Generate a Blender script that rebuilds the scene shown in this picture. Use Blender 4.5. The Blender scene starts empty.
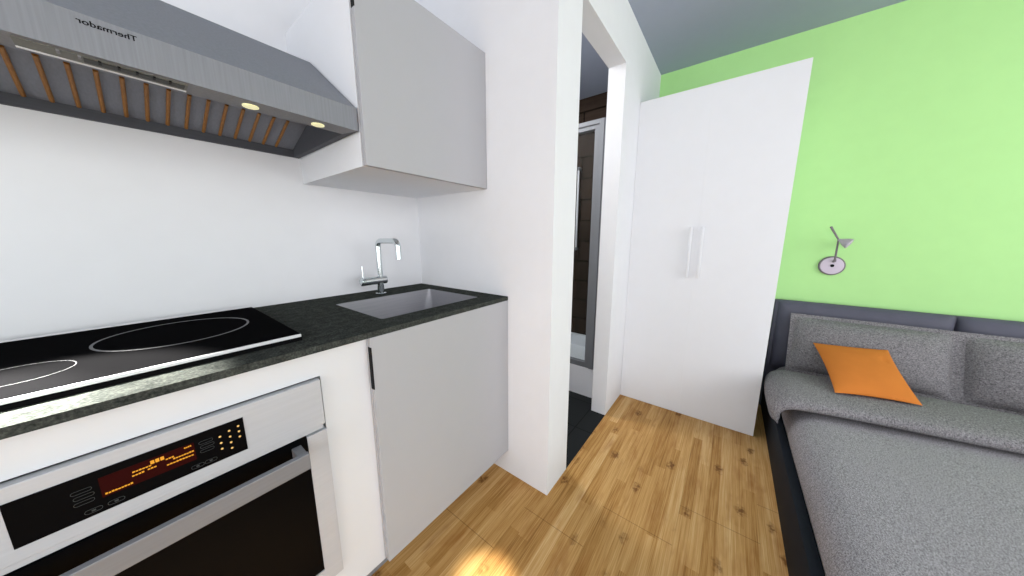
import bpy, bmesh, math, random
from mathutils import Vector, Matrix

random.seed(7)
SC = bpy.context.scene
COL = SC.collection
PI = math.pi


def lin(c):
    c = c / 255.0
    return c / 12.92 if c <= 0.04045 else ((c + 0.055) / 1.055) ** 2.4


def rgb(r, g, b):
    return (lin(r), lin(g), lin(b), 1.0)


# ------------------------------------------------------------------ materials
class NT:
    """small helper for writing node graphs"""

    def __init__(self, name):
        self.m = bpy.data.materials.new(name)
        self.m.use_nodes = True
        self.t = self.m.node_tree
        self.b = self.t.nodes['Principled BSDF']

    def n(self, typ, **kw):
        o = self.t.nodes.new(typ)
        for k, v in kw.items():
            setattr(o, k, v)
        return o

    def link(self, a, b):
        self.t.links.new(a, b)

    def setin(self, sock, v):
        if hasattr(v, 'is_output') or isinstance(v, bpy.types.NodeSocket):
            self.link(v, sock)
        else:
            sock.default_value = v

    def math(self, op, a, b=0.0, c=0.0):
        o = self.n('ShaderNodeMath', operation=op)
        self.setin(o.inputs[0], a)
        self.setin(o.inputs[1], b)
        self.setin(o.inputs[2], c)
        return o.outputs[0]

    def coords(self):
        return self.n('ShaderNodeTexCoord').outputs['Object']

    def sep(self, v):
        o = self.n('ShaderNodeSeparateXYZ')
        self.link(v, o.inputs[0])
        return o.outputs

    def comb(self, x, y, z):
        o = self.n('ShaderNodeCombineXYZ')
        self.setin(o.inputs[0], x)
        self.setin(o.inputs[1], y)
        self.setin(o.inputs[2], z)
        return o.outputs[0]

    def scale(self, v, s):
        o = self.n('ShaderNodeMapping')
        self.link(v, o.inputs['Vector'])
        o.inputs['Scale'].default_value = s
        return o.outputs[0]

    def noise(self, v, scale=5.0, detail=2.0, rough=0.5):
        o = self.n('ShaderNodeTexNoise')
        if v is not None:
            self.link(v, o.inputs['Vector'])
        o.inputs['Scale'].default_value = scale
        o.inputs['Detail'].default_value = detail
        o.inputs['Roughness'].default_value = rough
        return o.outputs['Fac']

    def white(self, v):
        o = self.n('ShaderNodeTexWhiteNoise', noise_dimensions='3D')
        self.link(v, o.inputs['Vector'])
        return o.outputs['Value']

    def ramp(self, f, stops):
        o = self.n('ShaderNodeValToRGB')
        self.link(f, o.inputs['Fac'])
        e = o.color_ramp.elements
        while len(e) < len(stops):
            e.new(0.5)
        for i, (p, c) in enumerate(stops):
            e[i].position = p
            e[i].color = c
        return o.outputs['Color']

    def mix(self, f, a, b, blend='MIX'):
        o = self.n('ShaderNodeMix', data_type='RGBA', blend_type=blend)
        self.setin(o.inputs['Factor'], f)
        self.setin(o.inputs['A'], a) if False else None
        ins = [i for i in o.inputs if i.type == 'RGBA']
        self.setin(ins[0], a)
        self.setin(ins[1], b)
        return [x for x in o.outputs if x.type == 'RGBA'][0]

    def bump(self, h, strength=0.2, dist=0.002):
        o = self.n('ShaderNodeBump')
        o.inputs['Strength'].default_value = strength
        o.inputs['Distance'].default_value = dist
        self.link(h, o.inputs['Height'])
        self.link(o.outputs['Normal'], self.b.inputs['Normal'])


def plain(name, col, rough=0.5, metal=0.0, spec=0.3, var=0.02, emit=None, estr=0.0):
    """painted / moulded surface with a faint mottling"""
    k = NT(name)
    f = k.noise(k.coords(), 14.0, 3.0)
    lo = tuple(max(0, c * (1 - var)) for c in col[:3]) + (1,)
    hi = tuple(min(1, c * (1 + var)) for c in col[:3]) + (1,)
    k.link(k.ramp(f, [(0.3, lo), (0.7, hi)]), k.b.inputs['Base Color'])
    k.b.inputs['Roughness'].default_value = rough
    k.b.inputs['Metallic'].default_value = metal
    k.b.inputs['Specular IOR Level'].default_value = spec
    if emit:
        k.b.inputs['Emission Color'].default_value = emit
        k.b.inputs['Emission Strength'].default_value = estr
    return k.m


def fabric(name, lo, hi, scale=260.0, bump=0.35):
    k = NT(name)
    c = k.coords()
    f = k.noise(c, scale, 2.0, 0.6)
    f2 = k.noise(k.scale(c, (1.0, 1.6, 1.0)), scale * 0.45, 2.0, 0.6)
    f = k.math('MULTIPLY_ADD', f2, 0.45, k.math('MULTIPLY', f, 0.55))
    k.link(k.ramp(f, [(0.36, lo), (0.64, hi)]), k.b.inputs['Base Color'])
    k.b.inputs['Roughness'].default_value = 0.95
    k.b.inputs['Specular IOR Level'].default_value = 0.08
    k.bump(f, bump, 0.002)
    return k.m


def brushed(name, col, rough, metal, axis, var=0.1, spec=0.4):
    k = NT(name)
    s = [220.0, 220.0, 220.0]
    s[axis] = 6.0
    f = k.noise(k.scale(k.coords(), s), 1.0, 2.0)
    lo = tuple(c * (1 - var) for c in col[:3]) + (1,)
    hi = tuple(min(1, c * (1 + var)) for c in col[:3]) + (1,)
    k.link(k.ramp(f, [(0.3, lo), (0.7, hi)]), k.b.inputs['Base Color'])
    k.b.inputs['Roughness'].default_value = rough
    k.b.inputs['Metallic'].default_value = metal
    k.b.inputs['Specular IOR Level'].default_value = spec
    return k.m


def stone(name):
    k = NT(name)
    c = k.coords()
    f = k.math('MULTIPLY_ADD', k.noise(c, 190.0, 3.0, 0.7), 0.7, k.math('MULTIPLY', k.noise(c, 40.0, 2.0), 0.3))
    k.link(k.ramp(f, [(0.34, rgb(38, 40, 39)), (0.5, rgb(60, 63, 60)), (0.68, rgb(88, 90, 86))]), k.b.inputs['Base Color'])
    k.b.inputs['Roughness'].default_value = 0.6
    k.b.inputs['Specular IOR Level'].default_value = 0.0
    return k.m


def wood_floor(name):
    k = NT(name)
    x, y, z = k.sep(k.coords())
    SW, BW = 0.045, 0.27           # strip and board widths
    yy = k.math('ADD', y, 27 * 0.27 - 0.605)
    strip = k.math('FLOOR', k.math('DIVIDE', yy, SW))
    board = k.math('FLOOR', k.math('DIVIDE', yy, BW))
    # strip pieces of irregular length
    r1 = k.white(k.comb(strip, 3.0, 1.0))
    xs = k.math('MULTIPLY_ADD', r1, 1.7, x)
    seg = k.math('FLOOR', k.math('DIVIDE', xs, 0.6))
    tone = k.white(k.comb(strip, seg, 5.0))
    tone2 = k.white(k.comb(board, 4.0, 9.0))
    # fine grain running along x
    g1 = k.noise(k.comb(k.math('MULTIPLY', x, 5.0), k.math('MULTIPLY', y, 260.0), tone), 1.0, 3.0, 0.6)
    g2 = k.noise(k.comb(k.math('MULTIPLY', x, 1.8), k.math('MULTIPLY', y, 48.0), tone), 1.0, 2.0, 0.5)
    f = k.math('ADD', k.math('MULTIPLY', tone, 0.19), k.math('ADD', k.math('MULTIPLY', tone2, 0.04), 0.09))
    f = k.math('MULTIPLY_ADD', g1, 0.50, f)
    f = k.math('MULTIPLY_ADD', g2, 0.24, f)
    col = k.ramp(f, [(0.36, rgb(120, 82, 42)), (0.5, rgb(170, 126, 70)), (0.62, rgb(194, 152, 95)), (0.8, rgb(218, 184, 134))])
    # broad warm clouding
    g3 = k.noise(k.comb(k.math('MULTIPLY', x, 4.5), k.math('MULTIPLY', y, 17.0), 3.0), 1.0, 3.0, 0.6)
    cl = k.math('MULTIPLY', k.math('MINIMUM', k.math('MAXIMUM', k.math('SUBTRACT', g3, 0.52), 0.0), 0.2), 2.6)
    col = k.mix(cl, col, rgb(142, 90, 40))
    # knuckles of the cane: short dark brown marks across a strip
    v = k.n('ShaderNodeTexVoronoi', feature='F1')
    wob = k.noise(k.comb(k.math('MULTIPLY', x, 30.0), k.math('MULTIPLY', y, 30.0), 0.0), 1.0, 2.0)
    k.link(k.comb(k.math('MULTIPLY_ADD', wob, 0.3, k.math('MULTIPLY', x, 7.5)), k.math('MULTIPLY_ADD', wob, 0.5, k.math('MULTIPLY', y, 13.0)), 0.0), v.inputs['Vector'])
    v.inputs['Scale'].default_value = 1.0
    keep = k.math('GREATER_THAN', k.sep(v.outputs['Color'])[0], 0.5)
    kn = k.math('MULTIPLY', keep, k.math('SUBTRACT', 1.0, k.math('MINIMUM', k.math('DIVIDE', v.outputs['Distance'], 0.30), 1.0)))
    kn = k.math('MULTIPLY', k.math('MULTIPLY', kn, 2.2), k.math('MAXIMUM', k.math('MULTIPLY_ADD', k.noise(k.comb(k.math('MULTIPLY', x, 60.0), k.math('MULTIPLY', y, 60.0), 1.0), 1.0, 2.0), 2.6, -0.8), 0.0))
    kn = k.math('MINIMUM', kn, 0.75)
    col = k.mix(kn, col, rgb(92, 50, 18))
    # board ends and board sides: thin dark joints
    # the end joints step back by 0.21 m from board to board
    sh = k.math('MULTIPLY_ADD', k.math('SUBTRACT', board, 27.0), 0.21, -0.68 + 9.6)
    xb = k.math('FRACT', k.math('DIVIDE', k.math('ADD', x, sh), 2.4))
    je = k.math('LESS_THAN', k.math('MULTIPLY', xb, 2.4), 0.003)
    jy = k.math('LESS_THAN', k.math('MULTIPLY', k.math('FRACT', k.math('DIVIDE', yy, BW)), BW), 0.0012)
    col = k.mix(k.math('MULTIPLY', k.math('MAXIMUM', je, k.math('MULTIPLY', jy, 0.4)), 0.45), col, rgb(70, 38, 14))
    k.link(col, k.b.inputs['Base Color'])
    k.b.inputs['Roughness'].default_value = 0.45
    k.b.inputs['Specular IOR Level'].default_value = 0.12
    return k.m


def tiles(name, cu, cv, w, h, c1, c2, cm, mortar=0.012, grain=0.0, off=0.5, ou=0.0, ov=0.0):
    """brick texture laid in the plane of the coordinates cu, cv (0=x 1=y 2=z)"""
    k = NT(name)
    s = k.sep(k.coords())
    t = k.n('ShaderNodeTexBrick')
    k.link(k.comb(k.math('ADD', s[cu], ou), k.math('ADD', s[cv], ov), 0.0), t.inputs['Vector'])
    t.offset = off
    t.inputs['Scale'].default_value = 1.0
    t.inputs['Brick Width'].default_value = w
    t.inputs['Row Height'].default_value = h
    t.inputs['Mortar Size'].default_value = mortar * 0.25
    t.inputs['Mortar Smooth'].default_value = 0.1
    t.inputs['Color1'].default_value = c1
    t.inputs['Color2'].default_value = c2
    t.inputs['Mortar'].default_value = cm
    col = t.outputs['Color']
    if grain:
        g = k.noise(k.comb(k.math('MULTIPLY', s[cu], 5.0), k.math('MULTIPLY', s[cv], 40.0), 0.0), 1.0, 4.0, 0.65)
        col = k.mix(grain, col, k.ramp(g, [(0.3, rgb(24, 18, 14)), (0.7, rgb(70, 56, 46))]), 'MIX')
    k.link(col, k.b.inputs['Base Color'])
    k.b.inputs['Roughness'].default_value = 0.7
    k.b.inputs['Specular IOR Level'].default_value = 0.05
    return k.m


def glass(name):
    k = NT(name)
    k.t.nodes.remove(k.b)
    out = k.t.nodes['Material Output']
    tr = k.n('ShaderNodeBsdfTransparent')
    tr.inputs['Color'].default_value = (0.90, 0.92, 0.92, 1)
    gl = k.n('ShaderNodeBsdfGlossy')
    gl.inputs['Roughness'].default_value = 0.03
    mx = k.n('ShaderNodeMixShader')
    mx.inputs[0].default_value = 0.006
    k.link(tr.outputs[0], mx.inputs[1])
    k.link(gl.outputs[0], mx.inputs[2])
    k.link(mx.outputs[0], out.inputs['Surface'])
    return k.m


M = {}
M['wall'] = plain('white_wall_paint', rgb(226, 227, 230), 0.9, spec=0.05, var=0.008)
M['green'] = plain('green_wall_paint', rgb(178, 226, 152), 0.9, spec=0.05, var=0.012)
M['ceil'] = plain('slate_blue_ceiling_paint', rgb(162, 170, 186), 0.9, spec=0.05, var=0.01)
M['white'] = plain('white_lacquer', rgb(226, 228, 232), 0.5, spec=0.15, var=0.006)
M['cabwhite'] = plain('white_cabinet_lacquer', rgb(212, 214, 218), 0.5, spec=0.15, var=0.006)
M['front'] = plain('light_grey_lacquer', rgb(170, 171, 175), 0.5, spec=0.15, var=0.006)
M['plinth'] = plain('grey_plinth', rgb(128, 128, 132), 0.6)
M['strip'] = plain('olive_grey_strip', rgb(104, 106, 100), 0.5)
M['black'] = plain('black_plastic', rgb(14, 14, 15), 0.5, spec=0.1)
M['stone'] = stone('dark_speckled_stone')
M['hood'] = brushed('brushed_hood_steel', rgb(128, 131, 137), 0.6, 0.12, 2, 0.07, 0.2)
M['hoodin'] = brushed('dull_filter_steel', rgb(132, 135, 144), 0.55, 0.25, 1, 0.06, 0.2)
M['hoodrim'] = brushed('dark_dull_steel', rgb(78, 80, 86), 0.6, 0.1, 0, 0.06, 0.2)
M['slat'] = brushed('copper_slat', rgb(150, 102, 48), 0.5, 0.2, 1, 0.16)
M['steel'] = brushed('sink_steel', rgb(150, 150, 155), 0.45, 0.5, 0, 0.05)
M['oven'] = brushed('oven_aluminium', rgb(182, 184, 189), 0.5, 0.1, 0, 0.03)
M['handle'] = brushed('handle_aluminium', rgb(124, 126, 131), 0.45, 0.2, 0, 0.03)
M['chrome'] = plain('chrome', rgb(215, 222, 224), 0.12, 1.0, var=0.01)
M['bglass'] = plain('black_oven_glass', rgb(6, 7, 9), 0.3, spec=0.05)
M['hob'] = plain('black_hob_glass', rgb(17, 17, 18), 0.35, spec=0.0)
M['ring'] = plain('pale_ring_print', rgb(112, 112, 114), 0.5, spec=0.1)
M['silver'] = plain('silver_trim', rgb(222, 222, 224), 0.35, 0.4)
M['screen'] = plain('dark_red_screen', rgb(38, 8, 8), 0.3, spec=0.05, emit=rgb(70, 10, 8), estr=0.1)
M['amber'] = plain('amber_display_light', rgb(120, 80, 20), 0.5, emit=rgb(236, 160, 40), estr=0.75)
M['dot'] = plain('pale_amber_light', rgb(160, 130, 80), 0.5, emit=rgb(235, 190, 110), estr=0.7)
M['outline'] = plain('grey_button_print', rgb(66, 68, 68), 0.5, spec=0.1)
M['lens'] = plain('warm_lamp_lens', rgb(228, 226, 180), 0.4, emit=rgb(236, 232, 180), estr=0.55)
M['floor'] = wood_floor('bamboo_parquet')
M['slate'] = tiles('dark_slate_tile', 0, 1, 0.30, 0.30, rgb(33, 35, 36), rgb(38, 40, 41), rgb(18, 19, 20), 0.012, off=0.0, ou=10.17, ov=10.137)
M['btile'] = tiles('brown_stone_tile', 1, 2, 0.62, 0.187, rgb(60, 50, 43), rgb(70, 58, 50), rgb(12, 10, 8), 0.03, grain=0.35, ou=10.0, ov=10.089)
M['btile2'] = tiles('brown_stone_tile_side', 0, 2, 0.62, 0.187, rgb(60, 50, 43), rgb(70, 58, 50), rgb(12, 10, 8), 0.03, grain=0.35, ou=10.0, ov=10.089)
M['tray'] = plain('white_ceramic', rgb(232, 232, 236), 0.35, spec=0.3, var=0.005)
M['sframe'] = plain('grey_aluminium', rgb(120, 122, 126), 0.5, 0.1)
M['glass'] = glass('clear_glass')
M['leather'] = plain('dark_grey_leather', rgb(84, 84, 97), 0.5, spec=0.22, var=0.05)
M['rail'] = plain('black_leather', rgb(31, 35, 41), 0.6, spec=0.05, var=0.05)
M['duvet'] = fabric('grey_heather_duvet', rgb(92, 90, 93), rgb(172, 169, 173), 430.0)
M['pillow'] = fabric('grey_heather_pillow', rgb(78, 76, 78), rgb(150, 147, 150), 300.0)
M['orange'] = plain('orange_cloth', rgb(194, 116, 52), 0.9, spec=0.08, var=0.03)
M['lampface'] = plain('pale_lilac_grey', rgb(200, 188, 204), 0.5)
M['shade'] = plain('lilac_grey_shade', rgb(172, 162, 174), 0.5)
M['lamprim'] = plain('dark_grey_rim', rgb(120, 112, 118), 0.5)


# ------------------------------------------------------------------ mesh helpers
def box(bm, x0, x1, y0, y1, z0, z1, bev=0.0, seg=2):
    t = bmesh.new()
    vs = [t.verts.new((x, y, z)) for x in (x0, x1) for y in (y0, y1) for z in (z0, z1)]
    for f in ((0, 1, 3, 2), (4, 6, 7, 5), (0, 4, 5, 1), (2, 3, 7, 6), (0, 2, 6, 4), (1, 5, 7, 3)):
        t.faces.new([vs[i] for i in f])
    if bev > 0:
        bmesh.ops.bevel(t, geom=list(t.edges), offset=bev, segments=seg, profile=0.5, affect='EDGES')
    _join(bm, t)


def _join(bm, t):
    bmesh.ops.recalc_face_normals(t, faces=t.faces)
    me = bpy.data.meshes.new('tmp')
    t.to_mesh(me)
    t.free()
    bm.from_mesh(me)
    bpy.data.meshes.remove(me)


def prism(bm, pts, axis, a0, a1):
    """extrude a polygon (two coordinates) along an axis from a0 to a1"""
    t = bmesh.new()

    def P(p, a):
        if axis == 'x':
            return (a, p[0], p[1])
        if axis == 'y':
            return (p[0], a, p[1])
        return (p[0], p[1], a)
    A = [t.verts.new(P(p, a0)) for p in pts]
    B = [t.verts.new(P(p, a1)) for p in pts]
    n = len(pts)
    t.faces.new(A)
    t.faces.new(B[::-1])
    for i in range(n):
        t.faces.new((A[i], B[i], B[(i + 1) % n], A[(i + 1) % n]))
    _join(bm, t)


def tube(bm, pts, r, n=16, caps=True):
    """round tube along a list of points; r a number or one per point"""
    pts = [Vector(p) for p in pts]
    rs = r if isinstance(r, (list, tuple)) else [r] * len(pts)
    t = bmesh.new()
    rings = []
    up = None
    for i, p in enumerate(pts):
        if i == 0:
            d = pts[1] - pts[0]
        elif i == len(pts) - 1:
            d = pts[-1] - pts[-2]
        else:
            d = (pts[i + 1] - p).normalized() + (p - pts[i - 1]).normalized()
        d.normalize()
        if up is None:
            up = Vector((0, 0, 1)) if abs(d.z) < 0.9 else Vector((1, 0, 0))
        s = d.cross(up).normalized()
        up = s.cross(d).normalized()
        rings.append([t.verts.new(p + (s * math.cos(2 * PI * k / n) + up * math.sin(2 * PI * k / n)) * rs[i]) for k in range(n)])
    for a, b in zip(rings, rings[1:]):
        for k in range(n):
            t.faces.new((a[k], a[(k + 1) % n], b[(k + 1) % n], b[k]))
    if caps:
        t.faces.new(rings[0])
        t.faces.new(rings[-1][::-1])
    _join(bm, t)


def arc(c, a, b, r, a0, a1, n=8):
    c, a, b = Vector(c), Vector(a), Vector(b)
    return [c + (a * math.cos(a0 + (a1 - a0) * i / n) + b * math.sin(a0 + (a1 - a0) * i / n)) * r for i in range(n + 1)]


def torus(bm, c, r, w, h, n=96):
    """flat printed ring lying in the xy plane"""
    t = bmesh.new()
    V = []
    for i in range(n):
        a = 2 * PI * i / n
        ca, sa = math.cos(a), math.sin(a)
        V.append([t.verts.new((c[0] + ca * q, c[1] + sa * q, c[2] + dz)) for q, dz in ((r - w, 0), (r - w, h), (r + w, h), (r + w, 0))])
    for i in range(n):
        a, b = V[i], V[(i + 1) % n]
        for k in range(4):
            t.faces.new((a[k], a[(k + 1) % 4], b[(k + 1) % 4], b[k]))
    _join(bm, t)


def grid_surface(bm, rows, close_u=False, close_v=False):
    t = bmesh.new()
    V = [[t.verts.new(p) for p in r] for r in rows]
    nu, nv = len(V), len(V[0])
    for i in range(nu if close_u else nu - 1):
        for j in range(nv if close_v else nv - 1):
            try:
                t.faces.new((V[i][j], V[(i + 1) % nu][j], V[(i + 1) % nu][(j + 1) % nv], V[i][(j + 1) % nv]))
            except ValueError:
                pass
    if close_v and not close_u:
        t.faces.new(V[0])
        t.faces.new(V[-1][::-1])
    _join(bm, t)


def put(name, bm, mat, parent=None, smooth=False, kind=None):
    me = bpy.data.meshes.new(name)
    bmesh.ops.remove_doubles(bm, verts=bm.verts, dist=1e-6)
    bm.to_mesh(me)
    bm.free()
    me.materials.append(mat)
    if smooth:
        for p in me.polygons:
            p.use_smooth = True
        me.set_sharp_from_angle(angle=math.radians(40))
    o = bpy.data.objects.new(name, me)
    COL.objects.link(o)
    if parent is not None:
        o.parent = parent
        w = parent.location if parent.type == 'EMPTY' else Vector((0, 0, 0))
        o.matrix_parent_inverse = Matrix.Translation(-w)
    if kind:
        o['kind'] = kind
    return o


def boxes(name, mat, parent, *bs, bev=0.0, smooth=False, kind=None):
    bm = bmesh.new()
    for b in bs:
        box(bm, *b, bev=bev)
    return put(name, bm, mat, parent, smooth, kind)


def thing(name, label, cat, loc, group=None):
    o = bpy.data.objects.new(name, None)
    o.empty_display_size = 0.05
    COL.objects.link(o)
    o.location = loc
    o['label'] = label
    o['category'] = cat
    if group:
        o['group'] = group
    return o


def tag(o, label, cat, group=None):
    o['label'] = label
    o['category'] = cat
    if group:
        o['group'] = group
    return o


def piece(o, label):
    o['label'] = label
    return o


# ------------------------------------------------------------------ measures (metres)
XP = 1.0007          # kitchen side of the partition
YK = 1.414           # kitchen wall
YD = 0.5575          # wall with the doorway
XO1, XO2 = 1.1918, 1.7589
TD = 0.095
ZO = 2.0927
XG = 2.592           # green wall
ZC = 2.3637
XF, YR = -2.4, -2.4  # walls behind and to the right of the camera
YB = 1.95            # far side of the bathroom


# ------------------------------------------------------------------ the room
def S(name, mat, *bs):
    return boxes(name, mat, None, *bs, kind='structure')


S('floor', M['floor'], (XF, XG, YR, YD, -0.1, 0.0), (XF, XP, YD, YK, -0.1, 0.0))
S('floor_bathroom', M['slate'], (XP, XG, YD + 0.0005, YB, -0.1, 0.0))
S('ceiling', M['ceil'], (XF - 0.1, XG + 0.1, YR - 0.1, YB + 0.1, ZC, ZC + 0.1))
S('wall_left', M['wall'], (XF - 0.1, XP, YK, YK + 0.1, -0.1, ZC))
S('wall_partition', M['wall'], (XP, XO1, YD, YB, 0.0, ZC))
S('wall_doorway', M['wall'], (XO1, XO2, YD, YD + TD, ZO, ZC), (XO2, XG, YD, YD + TD, 0.0, ZC))
S('wall_back', M['green'], (XG, XG + 0.1, YR - 0.1, YD + TD, -0.1, ZC))
S('wall_bathroom', M['btile'], (XG, XG + 0.1, YD + TD, YB + 0.1, -0.1, ZC))
S('wall_bathroom_side', M['btile2'], (XO1, XG, YB, YB + 0.1, -0.1, ZC))
# right-hand wall and the wall behind the camera, each with a window opening
WR = (-1.7, 2.3, 0.6, 2.3)      # x0 x1 z0 z1
S('wall_right', M['wall'], (XF - 0.1, WR[0], YR - 0.1, YR, -0.1, ZC), (WR[1], XG, YR - 0.1, YR, -0.1, ZC),
  (WR[0], WR[1], YR - 0.1, YR, -0.1, WR[2]), (WR[0], WR[1], YR - 0.1, YR, WR[3], ZC))
WF = (-1.5, 1.25, 0.3, 2.3)       # y0 y1 z0 z1
S('wall_front', M['wall'], (XF - 0.1, XF, YR, WF[0], -0.1, ZC), (XF - 0.1, XF, WF[1], YK, -0.1, ZC),
  (XF - 0.1, XF, WF[0], WF[1], -0.1, WF[2]), (XF - 0.1, XF, WF[0], WF[1], WF[3], ZC))


def window_frame(name, axis, a0, a1, z0, z1, c):
    bm = bmesh.new()
    t = 0.05
    mid = (a0 + a1) / 2
    for (p, q, r, s) in ((a0, a0 + t, z0, z1), (a1 - t, a1, z0, z1), (a0 + t, a1 - t, z0, z0 + t), (a0 + t, a1 - t, z1 - t, z1), (mid - t / 2, mid + t / 2, z0 + t, z1 - t)):
        if axis == 'x':
            box(bm, p, q, c - 0.07, c - 0.03, r, s)
        else:
            box(bm, c - 0.07, c - 0.03, p, q, r, s)
    return put(name, bm, M['white'], None, kind='structure')


window_frame('window_1', 'x', *WR, YR)
window_frame('window_2', 'y', *WF, XF)

# ------------------------------------------------------------------ kitchen base units
YF = 0.80            # plane of the white cabinet fronts
YDF = 0.779          # plane of the grey doors and worktop edge
ZW0, ZW1 = 0.8833, 0.9
XD = 0.3728          # left edge of the sink unit

# housing around the oven: an open frame
oc = thing('oven_cabinet', 'white kitchen base unit framing the built in oven under the worktop', 'cabinet', (0.0, 1.1, 0))
boxes('carcass', M['cabwhite'], oc,
      (-0.42, -0.309, YF, 1.40, 0.125, ZW0 - 0.001), (0.250, XD - 0.0015, YF, 1.40, 0.125, ZW0 - 0.001),
      (-0.309, 0.250, YF, 1.40, 0.8145, ZW0 - 0.001), (-0.309, 0.250, YF, 1.40, 0.125, 0.229))
boxes('plinth', M['plinth'], oc, (-0.42, XD - 0.0015, 0.884, 0.90, 0.0, 0.125))

# unit further left along the wall, under the end of the worktop
lc = thing('base_cabinet', 'white kitchen base unit left of the oven, under the worktop end', 'cabinet', (-0.85, 1.1, 0))
boxes('carcass', M['cabwhite'], lc, (-1.2, -0.4215, YF + 0.022, 1.40, 0.125, ZW0 - 0.001))
boxes('door', M['cabwhite'], lc, (-1.198, -0.4235, YF, YF + 0.02, 0.127, ZW0 - 0.004), bev=0.001)
boxes('plinth', M['plinth'], lc, (-1.2, -0.4215, 0.884, 0.90, 0.0, 0.125))

# sink unit
su = thing('base_cabinet', 'light grey kitchen base unit with one plain door below the sink', 'cabinet', (0.69, 1.1, 0))
boxes('carcass', M['white'], su,
      (XD, XD + 0.018, YF, 1.40, 0.125, ZW0 - 0.001), (XP - 0.02, XP - 0.002, YF, 1.40, 0.125, ZW0 - 0.001),
      (XD + 0.018, XP - 0.02, YF, 1.40, 0.125, 0.143), (XD + 0.018, XP - 0.02, 1.385, 1.40, 0.143, ZW0 - 0.001))
d = boxes('door', M['front'], su, (XD, XP - 0.001, YDF, YDF + 0.0155, 0.125, ZW0 - 0.0005), bev=0.0012)
piece(boxes('finger_pull', M['black'], d, (XD - 0.0012, XD + 0.0016, YDF - 0.0006, YDF + 0.014, 0.728, 0.855)), 'black recessed grip slot on the door edge')
boxes('plinth', M['plinth'], su, (XD, XP - 0.002, 0.884, 0.90, 0.0, 0.125))

# worktop with the sink cut-out
SX0, SX1, SY0, SY1 = 0.464, 0.915, 0.878, 1.231


def rounded_rect(x0, x1, y0, y1, r, n=6):
    pts = []
    for cx, cy, a in ((x1 - r, y1 - r, 0), (x0 + r, y1 - r, PI / 2), (x0 + r, y0 + r, PI), (x1 - r, y0 + r, 1.5 * PI)):
        for i in range(n + 1):
            t = a + PI / 2 * i / n
            pts.append((cx + r * math.cos(t), cy + r * math.sin(t)))
    return pts


bm = bmesh.new()
X0, X1, Y0, Y1 = -1.2, XP - 0.0008, YDF, YK - 0.0008
hole = rounded_rect(SX0, SX1, SY0, SY1, 0.012)
t = bmesh.new()
outer = [(X1, Y1), (X0, Y1), (X0, Y0), (X1, Y0)]
nq = len(hole) // 4
for z, flip in ((ZW1, False), (ZW0, True)):
    O = [t.verts.new((p[0], p[1], z)) for p in outer]
    H = [t.verts.new((p[0], p[1], z)) for p in hole]
    for q in range(4):
        arcv = H[q * nq:(q + 1) * nq]
        for i in range(len(arcv) - 1):
            f = [O[q], arcv[i + 1], arcv[i]]
            t.faces.new(f)
        nxt = H[((q + 1) * nq) % len(H)]
        t.faces.new([O[q], O[(q + 1) % 4], nxt, arcv[-1]])
    if z == ZW1:
        OT, HT = O, H
    else:
        OB, HB = O, H
for A, B in ((OT, OB), (HT, HB)):
    for i in range(len(A)):
        t.faces.new((A[i], A[(i + 1) % len(A)], B[(i + 1) % len(A)], B[i]))
_join(bm, t)
tag(put('worktop', bm, M['stone']), 'dark speckled stone worktop running along the white kitchen wall', 'worktop')

# sink basin hung in the cut-out
sk = thing('sink', 'grey steel sink basin set into the dark worktop', 'sink', (0.69, 1.05, 0.78))
bm = bmesh.new()
rows = []
e = 0.0006
for (ins, z, r) in ((e, ZW1 - 0.001, 0.0115), (e, ZW1 - 0.004, 0.0115), (0.004, ZW1 - 0.03, 0.02), (0.008, 0.79, 0.045), (0.022, 0.772, 0.05), (0.06, 0.768, 0.05)):
    rows.append([(p[0], p[1], z) for p in rounded_rect(SX0 + ins, SX1 - ins, SY0 + ins, SY1 - ins, r, 6)])
t = bmesh.new()
V = [[t.verts.new(p) for p in r] for r in rows]
for a, b in zip(V, V[1:]):
    for i in range(len(a)):
        t.faces.new((a[i], a[(i + 1) % len(a)], b[(i + 1) % len(a)], b[i]))
t.faces.new(V[-1])
bmesh.ops.recalc_face_normals(t, faces=t.faces)
_join(bm, t)
put('basin', bm, M['steel'], sk, smooth=True)
bm = bmesh.new()
tube(bm, [(0.69, 1.05, 0.7682), (0.69, 1.05, 0.771)], 0.035, 24)
put('drain', bm, M['chrome'], sk, smooth=True)

# tap
FX, FY = 0.687, 1.29
tp = thing('tap', 'chrome mixer tap with square bent spout and side lever behind the sink', 'tap', (FX, FY, ZW1))
bm = bmesh.new()
tube(bm, [(FX, FY, ZW1), (FX, FY, ZW1 + 0.006), (FX, FY, ZW1 + 0.0075)], [0.023, 0.023, 0.017], 24)
tube(bm, [(FX, FY, ZW1 + 0.006), (FX, FY, 0.966)], 0.0155, 24)
put('base', bm, M['chrome'], tp, smooth=True)
bm = bmesh.new()
tube(bm, [(0.600, FY, 0.966), (0.602, FY, 0.966), (0.716, FY, 0.966), (0.718, FY, 0.966)], [0.0155, 0.018, 0.018, 0.0155], 24)
put('mixer_barrel', bm, M['chrome'], tp, smooth=True)
bm = bmesh.new()
tube(bm, [(0.610, FY, 0.98), (0.610, FY, 1.035)], [0.0042, 0.0032], 12)
put('lever', bm, M['chrome'], tp, smooth=True)
bm = bmesh.new()
R = 0.026
zt = 1.146
p = [(FX + 0.003, FY, 0.975), (FX + 0.003, FY, zt - R)]
p += arc((FX + 0.003, FY - R, zt - R), (0, 1, 0), (0, 0, 1), R, 0, PI / 2)[1:]
p += arc((FX + 0.003, 1.127 + R, zt - R), (0, 0, 1), (0, -1, 0), R, 0, PI / 2)
p += [(FX + 0.003, 1.127, 1.07)]
tube(bm, p, 0.0118, 20)
put('spout', bm, M['chrome'], tp, smooth=True)

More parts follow.
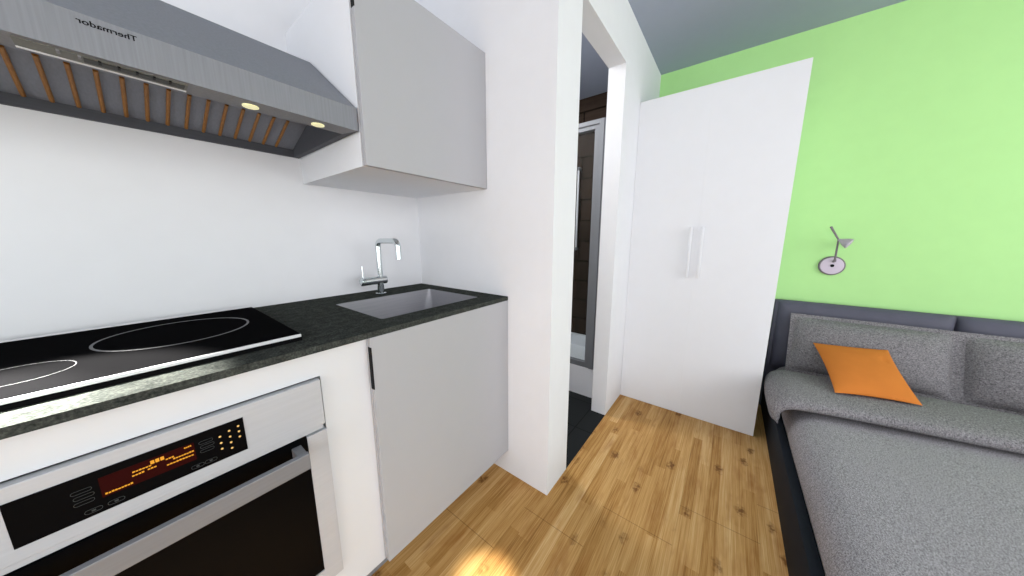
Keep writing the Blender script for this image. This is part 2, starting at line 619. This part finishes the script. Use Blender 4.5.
# ------------------------------------------------------------------ hob
hb = thing('induction_hob', 'black glass hob with thin ring outlines lying on the worktop', 'hob', (-0.06, 1.1, ZW1))
HX0, HX1, HY0, HY1 = -0.36, 0.238, 0.855, 1.345
boxes('glass_top', M['hob'], hb, (HX0, HX1, HY0, HY1, ZW1, 0.9165), bev=0.0008)
boxes('front_trim', M['silver'], hb, (HX0, HX1 - 0.002, HY0 - 0.005, HY0, 0.911, 0.9185), bev=0.0012)
boxes('rear_trim', M['silver'], hb, (HX0, HX1, HY1, HY1 + 0.006, 0.9105, 0.919), bev=0.0012)
for (c, r, w) in (((0.052, 1.133), 0.133, 0.0024), ((-0.155, 1.002), 0.063, 0.0007)):
    bm = bmesh.new()
    torus(bm, (c[0], c[1], 0.9164), r, w, 0.0004)
    put('cooking_zone_ring', bm, M['ring'], hb)

# ------------------------------------------------------------------ oven
OY = 0.785
ov = thing('oven', 'built in oven with aluminium frame, amber display and black glass door', 'oven', (-0.03, 1.0, 0.235))
OX0, OX1 = -0.305, 0.2445
boxes('housing', M['plinth'], ov, (-0.296, 0.2365, 0.806, 1.30, 0.24, 0.805))
boxes('fascia', M['oven'], ov, (OX0, OX1, OY, 0.804, 0.691, 0.811), bev=0.0015)
boxes('vent_strip', M['oven'], ov, (OX0 + 0.003, OX1 - 0.003, OY + 0.006, 0.804, 0.6775, 0.6885), bev=0.001)
dr = boxes('door_frame', M['oven'], ov,
           (OX0, -0.264, OY, 0.804, 0.233, 0.675), (0.2025, OX1 + 0.001, OY, 0.804, 0.233, 0.675), (-0.264, 0.2025, OY, 0.804, 0.233, 0.278), bev=0.0)
piece(boxes('door_glass', M['bglass'], dr, (-0.264, 0.2025, OY + 0.003, 0.803, 0.278, 0.675)), 'black glass')
bm = bmesh.new()
box(bm, -0.25, 0.1885, 0.728, 0.741, 0.630, 0.669, bev=0.0015)
box(bm, 0.170, 0.1885, 0.7405, OY + 0.004, 0.640, 0.662)
box(bm, -0.25, -0.2315, 0.7405, OY + 0.004, 0.640, 0.662)
put('door_handle', bm, M['handle'], dr)
cp = boxes('control_panel', M['bglass'], ov, (-0.159, 0.097, OY - 0.0012, OY + 0.002, 0.713, 0.787))
cy = OY - 0.0016
boxes('screen', M['screen'], cp, (-0.081, 0.025, cy, OY - 0.001, 0.737, 0.773))
# lit marks on the screen, too small to read
bm = bmesh.new()
for (fx, fz, fw, n) in ((0.03, 0.10, 0.27, 9), (0.31, 0.62, 0.20, 6), (0.50, 0.70, 0.16, 3), (0.30, 0.44, 0.13, 4), (0.46, 0.47, 0.10, 3), (0.66, 0.62, 0.10, 3),
                        (0.88, 0.84, 0.09, 4), (0.74, 0.50, 0.25, 8), (0.66, 0.30, 0.32, 9)):
    x = -0.081 + 0.106 * fx
    z = 0.737 + 0.036 * fz
    st = 0.106 * fw / n
    for i in range(n):
        h = random.choice((0.0022, 0.003, 0.0026))
        if n == 3 and fx == 0.50:
            h = 0.0066
        box(bm, x + i * st, x + i * st + st * 0.78, cy - 0.0003, cy + 0.0002, z, z + h)
put('screen_marks', bm, M['amber'], cp)
for k, col in enumerate(((0.060, (0.764, 0.750, 0.737)), (0.074, (0.769, 0.756, 0.743, 0.730)), (0.088, (0.772, 0.760, 0.748)))):
    for z in col[1]:
        bm = bmesh.new()
        tube(bm, [(col[0], cy + 0.0002, z), (col[0], cy - 0.0004, z)], 0.0019, 10)
        put('indicator_light', bm, M['dot'], cp)


def pill(bm, x0, x1, z, h, w=0.0007):
    pts = []
    r = h / 2
    for cx, a in ((x1 - r, -PI / 2), (x0 + r, PI / 2)):
        for i in range(9):
            tt = a + PI * i / 8
            pts.append((cx + r * math.cos(tt), cy, z + r * math.sin(tt)))
    pts.append(pts[0])
    tube(bm, pts, w * 0.5, 6, caps=False)


for (x0, zs) in ((-0.107, (0.762, 0.752, 0.742)), (0.031, (0.766, 0.757, 0.748))):
    for i, z in enumerate(zs):
        bm = bmesh.new()
        pill(bm, x0 + 0.001 * (i % 2), x0 + 0.019 + 0.001 * (i % 2), z, 0.0055)
        put('button', bm, M['outline'], cp)
for x0 in (-0.1, -0.078, 0.016, 0.034):
    bm = bmesh.new()
    pill(bm, x0, x0 + 0.017, 0.7225, 0.0065)
    box(bm, x0 + 0.0065, x0 + 0.0105, cy - 0.0003, cy + 0.0003, 0.7212, 0.7238)
    put('button', bm, M['outline'], cp)

# ------------------------------------------------------------------ cooker hood
HL, HR = -0.398, 0.4585
YH0, ZH0, ZH1, YH2, ZH2 = 0.9185, 1.4702, 1.5326, 1.207, 1.746
hd = thing('cooker_hood', 'brushed steel cooker hood with sloping front and copper filter slats over the hob', 'cooker hood', (0.03, 1.2, ZH0))
bm = bmesh.new()
t = bmesh.new()
YW = YK - 0.001


def ring_pts(x):
    return [t.verts.new(p) for p in ((x, YW, ZH0), (x, YH0, ZH0), (x, YH0, ZH1), (x, YH2, ZH2), (x, YW, ZH2))]


A, B = ring_pts(HL), ring_pts(HR)
t.faces.new(A)
t.faces.new(B[::-1])
for i in range(1, 5):
    j = (i + 1) % 5
    t.faces.new((A[i], A[j], B[j], B[i]))
t.faces.new((A[1], B[1], t.verts.new((HR - 0.018, 0.982, ZH0)), t.verts.new((HL + 0.018, 0.982, ZH0))))
_join(bm, t)
put('canopy', bm, M['hood'], hd)
bm = bmesh.new()
t = bmesh.new()
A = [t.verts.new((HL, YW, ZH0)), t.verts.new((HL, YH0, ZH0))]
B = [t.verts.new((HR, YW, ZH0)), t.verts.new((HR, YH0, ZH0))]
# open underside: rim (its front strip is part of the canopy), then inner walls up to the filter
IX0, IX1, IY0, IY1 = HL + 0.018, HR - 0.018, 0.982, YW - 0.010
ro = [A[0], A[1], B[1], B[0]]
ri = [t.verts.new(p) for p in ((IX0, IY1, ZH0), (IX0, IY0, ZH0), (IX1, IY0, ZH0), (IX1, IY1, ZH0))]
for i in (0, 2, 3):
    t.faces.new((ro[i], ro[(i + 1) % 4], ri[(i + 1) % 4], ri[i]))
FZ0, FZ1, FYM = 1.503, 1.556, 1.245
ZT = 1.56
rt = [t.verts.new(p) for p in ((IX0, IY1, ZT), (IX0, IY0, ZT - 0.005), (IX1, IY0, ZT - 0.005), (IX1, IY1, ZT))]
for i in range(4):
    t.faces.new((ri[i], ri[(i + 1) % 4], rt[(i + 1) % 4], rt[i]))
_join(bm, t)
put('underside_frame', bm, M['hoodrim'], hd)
bm = bmesh.new()
g = 0.001
prism(bm, [(IY1 - g, FZ0), (FYM, FZ1), (IY0 + g, FZ1), (IY0 + g, FZ1 - 0.006), (FYM, FZ1 - 0.006), (IY1 - g, FZ0 - 0.006)][::-1], 'x', IX0 + g, IX1 - g)
fl = put('filter', bm, M['hoodin'], hd)
sl = Vector((0, FYM - (IY1 - g), FZ1 - FZ0))
for kx in range(-10, 11):
    x = 0.0105 + 0.0375 * kx
    bm = bmesh.new()
    a = Vector((x, IY1 - 0.006, FZ0 - 0.0075 + 0.0015))
    b = a + sl * 0.985
    w = 0.0042
    ln = (b - a).normalized()
    nrm = Vector((0, ln.z, -ln.y)).normalized()
    if nrm.z > 0:
        nrm = -nrm
    rows = []
    for p in (a, b):
        rows.append([p + Vector((w * math.cos(q), 0, 0)) + nrm * (0.004 * math.sin(q) + 0.0005) for q in [2 * PI * i / 12 for i in range(12)]])
    grid_surface(bm, rows, close_v=True)
    piece(put('filter_slat', bm, M['slat'], fl, smooth=True), 'copper coloured slat')
for x in (0.2235, 0.3660, -0.1635, -0.306):
    bm = bmesh.new()
    tube(bm, [(x, 0.9555, ZH0 - 0.0002), (x, 0.9555, ZH0 - 0.0022), (x, 0.9555, ZH0 - 0.003)], [0.0155, 0.0155, 0.012], 24)
    piece(put('hood_lamp', bm, M['lens'], hd, smooth=True), 'pale yellow round lamp lens')
pn = boxes('control_strip', M['strip'], hd, (-0.066, 0.121, 0.930, 0.966, ZH0 - 0.0016, ZH0 + 0.0002))
boxes('strip_edge', M['silver'], pn, (-0.066, 0.121, 0.966, 0.972, ZH0 - 0.0028, ZH0))
boxes('strip_display', M['outline'], pn, (-0.002, 0.117, 0.936, 0.957, ZH0 - 0.0024, ZH0 - 0.001))
for i in range(7):
    x = -0.028 + i * 0.0205
    boxes('strip_button', M['black'] if i > 1 else M['plinth'], pn, (x, x + 0.0035, 0.931, 0.944, ZH0 - 0.0042, ZH0 - 0.0014))
# the lettering on the front lip, printed mirrored as in the photograph
cu = bpy.data.curves.new('lettering', 'FONT')
cu.body = 'Thermador'
cu.size = 0.0125
cu.offset = 0.0
cu.align_x = 'CENTER'
cu.space_character = 1.02
to = bpy.data.objects.new('lettering_source', cu)
COL.objects.link(to)
bpy.context.view_layer.update()
me = bpy.data.meshes.new_from_object(to.evaluated_get(bpy.context.evaluated_depsgraph_get()))
bpy.data.objects.remove(to)
bm = bmesh.new()
bm.from_mesh(me)
bpy.data.meshes.remove(me)
xs = [v.co.x for v in bm.verts]
kx = 0.0635 / (max(xs) - min(xs))
for v in bm.verts:
    v.co = Vector((0.0310 - v.co.x * kx, YH0 - 0.0004, 1.5165 + v.co.y))
bold = bmesh.new()
flat = bpy.data.meshes.new('tmp')
bm.to_mesh(flat)
bm.free()
for i, (dx, dz) in enumerate(((-0.0003, 0), (0.0003, 0), (0, -0.0002), (0, 0.0002))):
    n0 = len(bold.verts)
    bold.from_mesh(flat)
    bold.verts.ensure_lookup_table()
    for v in bold.verts[n0:]:
        v.co += Vector((dx, -0.00003 * i, dz))
bpy.data.meshes.remove(flat)
put('lettering', bold, M['black'], hd)

# ------------------------------------------------------------------ wall cabinet
UX0, UZ0, UZ1, UY = 0.4642, 1.3737, 1.912, 0.8953
uc = thing('wall_cabinet', 'grey fronted wall cabinet with white sides above the sink', 'cabinet', (0.73, 1.15, UZ0))
bm = bmesh.new()
box(bm, UX0, UX0 + 0.018, 0.921, YW, UZ0, UZ1)
box(bm, XP - 0.0198, XP - 0.0012, 0.921, YW, UZ0, UZ1)
box(bm, UX0 + 0.018, XP - 0.0198, 0.922, YW, UZ0 + 0.0012, UZ0 + 0.018)
box(bm, UX0 + 0.018, XP - 0.0198, 0.922, YW, UZ1 - 0.018, UZ1)
box(bm, UX0 + 0.018, XP - 0.0198, YW - 0.012, YW, UZ0 + 0.018, UZ1 - 0.018)
put('carcass', bm, M['white'], uc)
d = boxes('door', M['front'], uc, (UX0, XP - 0.0012, UY, UY + 0.0185, UZ0, UZ1), bev=0.0012)
piece(boxes('finger_pull', M['black'], d, (UX0 - 0.0012, UX0 + 0.0016, UY - 0.0006, UY + 0.014, 1.787, 1.90)), 'black recessed grip slot on the door edge')

# ------------------------------------------------------------------ wardrobe
WX, WY0, WY1, WZ = 2.0819, -0.2148, 0.5565, 2.003
wd = thing('wardrobe', 'tall plain white two door wardrobe in front of the green wall', 'wardrobe', (2.33, 0.17, 0))
boxes('carcass', M['white'], wd, (WX + 0.0205, XG - 0.002, WY0, WY1, 0.0, WZ), bev=0.001)
ym = (WY0 + WY1) / 2
for (a, b, hy) in ((ym + 0.0001, WY1, 0.206), (WY0, ym - 0.0001, 0.1475)):
    d = boxes('door', M['white'], wd, (WX, WX + 0.0195, a, b, 0.0015, WZ), bev=0.0003)
    bm = bmesh.new()
    box(bm, WX - 0.034, WX - 0.022, hy - 0.0075, hy + 0.0075, 0.917, 1.223, bev=0.003)
    for z in (0.945, 1.195):
        tube(bm, [(WX - 0.024, hy, z), (WX + 0.001, hy, z)], 0.005, 12)
    put('handle', bm, M['white'], d, smooth=True)

# ------------------------------------------------------------------ bathroom seen through the doorway
BX = 1.905
sh = thing('shower_enclosure', 'shower with grey framed glass front on a white tray beyond the doorway', 'shower', (2.25, 1.3, 0))
TY0, TY1 = YD + TD + 0.002, YB - 0.002
bm = bmesh.new()
box(bm, BX, XG - 0.002, TY0, TY1, 0.0, 0.12)
box(bm, BX, BX + 0.06, TY0, TY1, 0.12, 0.222)
box(bm, XG - 0.05, XG - 0.002, TY0, TY1, 0.12, 0.222)
box(bm, BX + 0.06, XG - 0.05, TY0, TY0 + 0.05, 0.12, 0.222)
box(bm, BX + 0.06, XG - 0.05, TY1 - 0.05, TY1, 0.12, 0.222)
put('shower_tray', bm, M['tray'], sh)
fr = bmesh.new()
box(fr, BX, BX + 0.032, 0.746, 0.776, 0.2225, 1.850, bev=0.002)
box(fr, BX - 0.006, BX + 0.036, 0.714, 0.745, 0.2225, 1.899, bev=0.002)
box(fr, BX, BX + 0.03, TY0, 0.714, 0.2225, 1.899)
box(fr, BX - 0.006, BX + 0.036, 0.745, TY1, 1.872, 1.899, bev=0.002)
box(fr, BX, BX + 0.032, 0.745, TY1, 1.845, 1.8715, bev=0.002)
box(fr, BX, BX + 0.034, 0.776, TY1, 0.2225, 0.262, bev=0.002)
box(fr, BX, BX + 0.032, TY1 - 0.03, TY1, 0.262, 1.845, bev=0.002)
put('frame', fr, M['sframe'], sh)
boxes('glass_pane', M['glass'], sh, (BX + 0.012, BX + 0.018, 0.776, TY1 - 0.03, 0.262, 1.845))
bm = bmesh.new()
tube(bm, [(2.55, 1.175, 1.05), (2.55, 1.175, 1.783)], 0.009, 14)
rl = bmesh.new()
sr = thing('shower_rail', 'slim white vertical rail on the brown tiled wall inside the shower', 'rail', (2.55, 1.175, 1.05))
put('bar', bm, M['tray'], sr, smooth=True)
for z in (1.06, 1.773):
    bm = bmesh.new()
    tube(bm, [(2.5625, 1.175, z), (XG - 0.0005, 1.175, z)], 0.008, 12)
    tube(bm, [(2.55, 1.175, z - 0.014), (2.55, 1.175, z + 0.014)], 0.0125, 14)
    put('bracket', bm, M['sframe'], sr, smooth=True)

# ------------------------------------------------------------------ bed
BY0, BY1 = -0.274, -1.70        # left and right outer faces
BF = 0.62                        # foot end
bd = thing('bed', 'double bed with black side rails and dark grey padded headboard', 'bed', (1.6, -0.98, 0))
bm = bmesh.new()
box(bm, BF, 2.535, BY0 - 0.036, BY0, 0.0, 0.212, bev=0.006)
put('side_rail', bm, M['rail'], bd, smooth=True)
bm = bmesh.new()
box(bm, BF, 2.535, BY1, BY1 + 0.036, 0.0, 0.212, bev=0.006)
put('side_rail', bm, M['rail'], bd, smooth=True)
bm = bmesh.new()
box(bm, BF, BF + 0.036, BY1 + 0.036, BY0 - 0.036, 0.0, 0.212, bev=0.006)
put('foot_rail', bm, M['rail'], bd, smooth=True)
bm = bmesh.new()
box(bm, BF + 0.04, 2.53, BY1 + 0.045, BY0 - 0.045, 0.06, 0.20)
box(bm, BF + 0.06, 2.47, BY1 + 0.06, BY0 - 0.06, 0.19, 0.2125, bev=0.008)
put('mattress', bm, M['white'], bd, smooth=True)
bm = bmesh.new()
box(bm, 2.536, XG - 0.002, BY1 + 0.002, BY0 + 0.008, 0.0, 0.757, bev=0.006)
hbd = put('headboard', bm, M['leather'], bd, smooth=True)


def pad(y0, y1, z0, z1, xb, depth):
    """upholstered pad: back flat on xb, front bulging towards -x"""
    bm = bmesh.new()
    nu, nv = 40, 24
    F = []
    for i in range(nu + 1):
        r = []
        u = -1 + 2 * i / nu
        u = math.copysign(1 - (1 - abs(u)) ** 1.6, u)
        for j in range(nv + 1):
            v = -1 + 2 * j / nv
            v = math.copysign(1 - (1 - abs(v)) ** 1.6, v)
            h = (max(0, 1 - abs(u) ** 10) * max(0, 1 - abs(v) ** 5)) ** 0.45
            cor = 0.006 * max(0, abs(u) - 0.93) / 0.07 * (1 if v > 0 else 0) * abs(v)
            r.append((xb - depth * h, (y0 + y1) / 2 + u * (y1 - y0) / 2, (z0 + z1) / 2 + v * (z1 - z0) / 2 - cor))
        F.append(r)
    rows = F
    grid_surface(bm, rows)
    back = [[(xb, p[1], p[2]) for p in r] for r in F]
    grid_surface(bm, [r[::-1] for r in back])
    return bm


put('headboard_pad', pad(-0.962, -0.284, 0.30, 0.764, 2.5358, 0.05), M['leather'], hbd, smooth=True)
put('headboard_pad', pad(-1.685, -0.966, 0.30, 0.764, 2.5358, 0.05), M['leather'], hbd, smooth=True)

# duvet over the mattress
DX0, DX1 = BF + 0.02, 2.44
DYL, DYR = -0.300, BY1 + 0.026
path = []


def side(s):
    """half of the cross-section, outer bottom to top; returns (inset, z)"""
    return s


prof = [(0.022, 0.214), (0.006, 0.222), (0.0, 0.24), (0.001, 0.265), (0.004, 0.292), (0.012, 0.316), (0.026, 0.335), (0.046, 0.3475), (0.075, 0.355), (0.12, 0.3585)]
ys = [(DYL - a, z) for a, z in prof]
n = 46
for i in range(1, n):
    q = i / n
    y = (DYL - 0.12) + (DYR + 0.12 - (DYL - 0.12)) * q
    ys.append((y, 0.3585 + 0.006 * math.sin(PI * q)))
ys += [(DYR + a, z) for a, z in prof[::-1]]
bm = bmesh.new()
rows = []
nx = 90
for i in range(nx + 1):
    x = DX0 + (DX1 - DX0) * i / nx
    d0 = x - DX0
    drop = 0.0 if d0 > 0.1 else 0.12 * (1 - math.sqrt(max(0, 1 - (1 - d0 / 0.1) ** 2)))
    r = []
    for (y, z) in ys:
        wv = 0.0022 * math.sin(7.1 * x + 5 * y) + 0.0016 * math.sin(13.0 * y - 4.3 * x + 1.0)
        zz = z + (wv if z > 0.33 else 0)
        yy = y + (0.0012 * math.sin(9 * x) if z < 0.34 and z > 0.23 else 0)
        r.append((x, yy, max(0.214, zz - drop * (1 if z > 0.3 else 0.3))))
    rows.append(r)
grid_surface(bm, rows, close_v=True)
dv = thing('duvet', 'speckled grey duvet covering the bed with its top edge folded back', 'duvet', (1.5, -0.98, 0.214))
put('cover', bm, M['duvet'], dv, smooth=True)
# the folded-back top edge, a soft thick band across the bed hanging over the left side
hang = [(-0.258, 0.292), (-0.250, 0.31), (-0.246, 0.335), (-0.250, 0.358), (-0.264, 0.378), (-0.286, 0.391), (-0.315, 0.3965), (-0.36, 0.3985)]
path = list(hang)
for i in range(1, 30):
    path.append((-0.36 + (DYR + 0.06 + 0.36) * i / 30, 0.3985 + 0.004 * math.sin(PI * i / 30)))
path += [(2 * (DYL + DYR) / 2 - (y + 0.0), z) for y, z in hang[::-1]]
bm = bmesh.new()
rows = []
for i, (y, z) in enumerate(path):
    a = path[max(0, i - 1)]
    b = path[min(len(path) - 1, i + 1)]
    ty, tz = b[0] - a[0], b[1] - a[1]
    L = math.hypot(ty, tz)
    ny, nz = -tz / L, ty / L
    if nz < 0 or (abs(nz) < 0.3 and ((y > -0.9) != (ny > 0))):
        ny, nz = -ny, -nz
    q = min(i, len(path) - 1 - i)
    k = min(1.0, 0.45 + 0.1 * q)
    th = 0.034 * (0.55 + 0.45 * min(1, q / 5))
    if q == 0:
        th *= 0.35
    xf = 1.735 + 0.19 * max(0, -y - 0.26) + 0.006 * math.sin(9 * y)
    xb = 2.20
    if q < 8:
        xf += 0.012 * (8 - q) / 8
        xb -= 0.02 * (8 - q) / 8
    cx, hw = (xf + xb) / 2, (xb - xf) / 2
    r = []
    m = 36
    for j in range(m):
        t_ = 2 * PI * j / m
        c_, s_ = math.cos(t_), math.sin(t_)
        ex = math.copysign(abs(c_) ** 0.45, c_)
        ez = math.copysign(abs(s_) ** 0.75, s_)
        if ex > 0:
            ez *= 1 - 0.35 * ex
        r.append((cx + hw * ex, y + ny * th * ez, z + nz * th * ez))
    rows.append(r)
grid_surface(bm, rows, close_v=True)
put('folded_edge', bm, M['pillow'], dv, smooth=True)


# pillows
def pillow_mesh(w, h, d, flange=0.0, power=2.6, corner=0.0, nu=44, nv=34, dent=None):
    """lies in the local XY plane, centre at origin, bulging in +-Z"""
    bm = bmesh.new()

    def pt(u, v, s):
        x = u * w / 2
        y = v * h / 2
        if corner:
            x *= 1 - corner * (1 - v * v) * abs(u)
            y *= 1 - corner * (1 - u * u) * abs(v)
        fu, fv = 1 - 2 * flange / w, 1 - 2 * flange / h
        a = min(1.0, abs(u) / fu)
        b = min(1.0, abs(v) / fv)
        z = ((1 - a ** power) * (1 - b ** power))
        z = max(0.0, z) ** 0.55 * d / 2 + 0.0025
        if dent:
            z -= dent[2] * math.exp(-(((u - dent[0]) ** 2 + (v - dent[1]) ** 2) / 0.012)) * (1 if s > 0 else 0)
        return (x, y, s * z)
    U = [math.sin(PI / 2 * (-1 + 2 * i / nu)) for i in range(nu + 1)]
    V = [math.sin(PI / 2 * (-1 + 2 * i / nv)) for i in range(nv + 1)]
    top = [[pt(u, v, 1) for v in V] for u in U]
    bot = [[pt(u, v, -1) for v in V] for u in U]
    grid_surface(bm, top)
    grid_surface(bm, [r[::-1] for r in bot])
    edge_t = [top[i][0] for i in range(nu + 1)] + [top[nu][j] for j in range(1, nv + 1)] + [top[i][nv] for i in range(nu - 1, -1, -1)] + [top[0][j] for j in range(nv - 1, 0, -1)]
    edge_b = [bot[i][0] for i in range(nu + 1)] + [bot[nu][j] for j in range(1, nv + 1)] + [bot[i][nv] for i in range(nu - 1, -1, -1)] + [bot[0][j] for j in range(nv - 1, 0, -1)]
    t = bmesh.new()
    a = [t.verts.new(p) for p in edge_t]
    b = [t.verts.new(p) for p in edge_b]
    for i in range(len(a)):
        t.faces.new((a[i], a[(i + 1) % len(a)], b[(i + 1) % len(a)], b[i]))
    _join(bm, t)
    bmesh.ops.remove_doubles(bm, verts=bm.verts, dist=1e-5)
    bmesh.ops.recalc_face_normals(bm, faces=bm.faces)
    return bm


def frame_from(origin, xdir, ydir):
    x = Vector(xdir).normalized()
    y = Vector(ydir)
    y = (y - x * y.dot(x)).normalized()
    z = x.cross(y)
    m = Matrix((x, y, z)).transposed().to_4x4()
    m.translation = Vector(origin)
    return m


def place(o, m):
    o.matrix_world = m
    return o


pm = pillow_mesh(0.609, 0.355, 0.185, flange=0.024)
p1 = tag(put('pillow', pm, M['pillow'], smooth=True), 'speckled grey pillow behind the orange cushion, leaning on the headboard', 'pillow', 'grey pillows on the bed')
pb, ptp = Vector((2.325, 0, 0.364)), Vector((2.432, 0, 0.699))
mid = (pb + ptp) / 2
# width runs along -y so that the bulging face looks to -x
place(p1, frame_from((mid.x, -0.640, mid.z), (0, -1, 0), ptp - pb))
p2 = p1.copy()
COL.objects.link(p2)
p2['label'] = 'speckled grey pillow cut off by the right picture edge, leaning on the headboard'
place(p2, frame_from((mid.x, -1.2485, mid.z), (0, -1, 0), ptp - pb))

# orange cushion leaning on the pillow
BL, BR, TL, TR = Vector((1.915, -0.455, 0.4335)), Vector((1.985, -0.728, 0.4345)), Vector((2.285, -0.423, 0.562)), Vector((2.285, -0.692, 0.583))
bm = bmesh.new()
src = pillow_mesh(2.0, 2.0, 1.0, flange=0.0, power=2.2, corner=0.07, dent=(0.66, 0.38, 0.12))
nrm = ((BR - BL).cross(TL - BL)).normalized()
if nrm.x > 0:
    nrm = -nrm
for v in src.verts:
    u, w, h = (v.co.x + 1) / 2, (v.co.y + 1) / 2, v.co.z
    p = BL * (1 - u) * (1 - w) + BR * u * (1 - w) + TL * (1 - u) * w + TR * u * w
    v.co = p + nrm * (h * 0.075 + 0.01)
tag(put('cushion', src, M['orange'], smooth=True), 'square orange cushion resting on the duvet fold', 'cushion')

# ------------------------------------------------------------------ reading lamp on the green wall
LY, LZ = -0.4975, 0.992
lp = thing('wall_lamp', 'small reading lamp with round plate on the green wall above the bed', 'lamp', (XG, LY, LZ))
bm = bmesh.new()
tube(bm, [(XG - 0.0005, LY, LZ), (XG - 0.012, LY, LZ), (XG - 0.016, LY, LZ)], [0.0575, 0.0575, 0.054], 40)
pl = put('wall_plate', bm, M['lamprim'], lp, smooth=True)
bm = bmesh.new()
tube(bm, [(XG - 0.0155, LY, LZ), (XG - 0.0185, LY, LZ), (XG - 0.0195, LY, LZ)], [0.050, 0.050, 0.047], 40)
put('plate_cover', bm, M['lampface'], pl, smooth=True)
bm = bmesh.new()
tube(bm, [(XG - 0.019, LY, LZ + 0.001), (XG - 0.024, LY, LZ + 0.001)], 0.0085, 16)
piece(put('switch', bm, M['black'], pl, smooth=True), 'black round switch')
bm = bmesh.new()
J = Vector((2.515, -0.492, 1.150))
tube(bm, [(XG - 0.018, LY - 0.004, LZ + 0.027), (XG - 0.035, LY - 0.004, LZ + 0.030), (2.552, LY - 0.003, LZ + 0.045), J], [0.007, 0.007, 0.005, 0.0042], 12)
put('arm', bm, M['lamprim'], lp, smooth=True)
bm = bmesh.new()
ax = Vector((-0.15, -0.62, -0.77)).normalized()
tl = J + Vector((0.0, 0.040, 0.075))
tube(bm, [tl, J + (tl - J) * 0.55, J], [0.0058, 0.0052, 0.004], 12)
put('tail', bm, M['lamprim'], lp, smooth=True)
bm = bmesh.new()
ax = Vector((-0.35, -0.80, -0.45)).normalized()
prof = [(0.0, 0.005), (0.012, 0.010), (0.026, 0.019), (0.040, 0.026), (0.052, 0.029)]
tube(bm, [J + ax * a for a, r in prof], [r for a, r in prof], 24)
hdl = put('lamp_shade', bm, M['shade'], lp, smooth=True)
bm = bmesh.new()
tube(bm, [J + ax * 0.0515, J + ax * 0.0535], [0.024, 0.0235], 24)
piece(put('lamp_lens', bm, M['lampface'], hdl, smooth=True), 'pale lens')


# ------------------------------------------------------------------ light
def added_downlight(x, y, energy, ang, blend, label, col=(1, 0.98, 0.92), soft=0.03):
    t = thing('added_spotlight', label, 'ceiling light', (x, y, ZC))
    bm = bmesh.new()
    tube(bm, [(x, y, ZC - 0.0005), (x, y, ZC - 0.008), (x, y, ZC - 0.012)], [0.05, 0.05, 0.044], 32)
    put('trim_ring', bm, M['white'], t, smooth=True)
    L = bpy.data.lights.new('added_spot', 'SPOT')
    L.energy = energy
    L.spot_size = math.radians(ang)
    L.spot_blend = blend
    L.shadow_soft_size = soft
    L.color = col
    o = bpy.data.objects.new('added_spot', L)
    COL.objects.link(o)
    o.location = (x, y, ZC - 0.05)
    return o


added_downlight(0.57, 0.55, 800, 6.5, 1.0, 'added unseen round ceiling spotlight that brightens the floor before the sink')  # unseen spotlight with ring, added to put a bright patch on the floor


# the two hood lamps at the left end are on and light the front of the hob
for x in (-0.1635, -0.306):
    L = bpy.data.lights.new('hood_spot', 'SPOT')
    L.energy = 170
    L.spot_size = math.radians(52)
    L.spot_blend = 0.45
    L.shadow_soft_size = 0.012
    L.color = (1, 0.97, 0.9)
    o = bpy.data.objects.new('hood_spot', L)
    COL.objects.link(o)
    o.location = (x, 0.9555, ZH0 - 0.006)
    o.rotation_euler = Vector((0.0, -0.12, -0.55)).to_track_quat('-Z', 'Y').to_euler()


def portal(loc, rot, sx, sy):
    L = bpy.data.lights.new('daylight_portal', 'AREA')
    L.shape = 'RECTANGLE'
    L.size, L.size_y = sx, sy
    L.cycles.is_portal = True
    o = bpy.data.objects.new('daylight_portal', L)
    COL.objects.link(o)
    o.location = loc
    o.rotation_euler = rot


portal(((WR[0] + WR[1]) / 2, YR - 0.11, (WR[2] + WR[3]) / 2), (PI / 2, 0, 0), WR[1] - WR[0], WR[3] - WR[2])
portal((XF - 0.11, (WF[0] + WF[1]) / 2, (WF[2] + WF[3]) / 2), (PI / 2, 0, -PI / 2), WF[1] - WF[0], WF[3] - WF[2])

L = bpy.data.lights.new('bathroom_lamp', 'AREA')
L.shape = 'DISK'
L.size = 0.35
L.energy = 21
o = bpy.data.objects.new('bathroom_lamp', L)
COL.objects.link(o)
o.location = (1.55, 1.35, ZC - 0.02)

W = bpy.data.worlds.new('daylight')
SC.world = W
W.use_nodes = True
bg = W.node_tree.nodes['Background']
bg.inputs['Color'].default_value = (0.97, 0.985, 1.0, 1)
bg.inputs['Strength'].default_value = 4.0

# ------------------------------------------------------------------ camera
cam = bpy.data.cameras.new('camera')
cam.sensor_fit = 'HORIZONTAL'
cam.sensor_width = 36.0
cam.lens = 288.0 / 1024.0 * 36.0
cam.clip_start = 0.01
co = bpy.data.objects.new('camera', cam)
COL.objects.link(co)
yaw, pitch = 0.6478, -0.1716
fwd = Vector((math.cos(yaw) * math.cos(pitch), math.sin(yaw) * math.cos(pitch), math.sin(pitch)))
rt_ = Vector((math.sin(yaw), -math.cos(yaw), 0))
up_ = rt_.cross(fwd)
m = Matrix((rt_, up_, -fwd)).transposed().to_4x4()
m.translation = Vector((0, 0, 1.1584))
co.matrix_world = m
SC.camera = co

SC.view_settings.view_transform = 'Standard'
SC.view_settings.look = 'None'
SC.view_settings.gamma = 1.0
SC.view_settings.use_curve_mapping = False
SC.view_settings.exposure = 0.14
SC.cycles.max_bounces = 12
SC.cycles.diffuse_bounces = 8
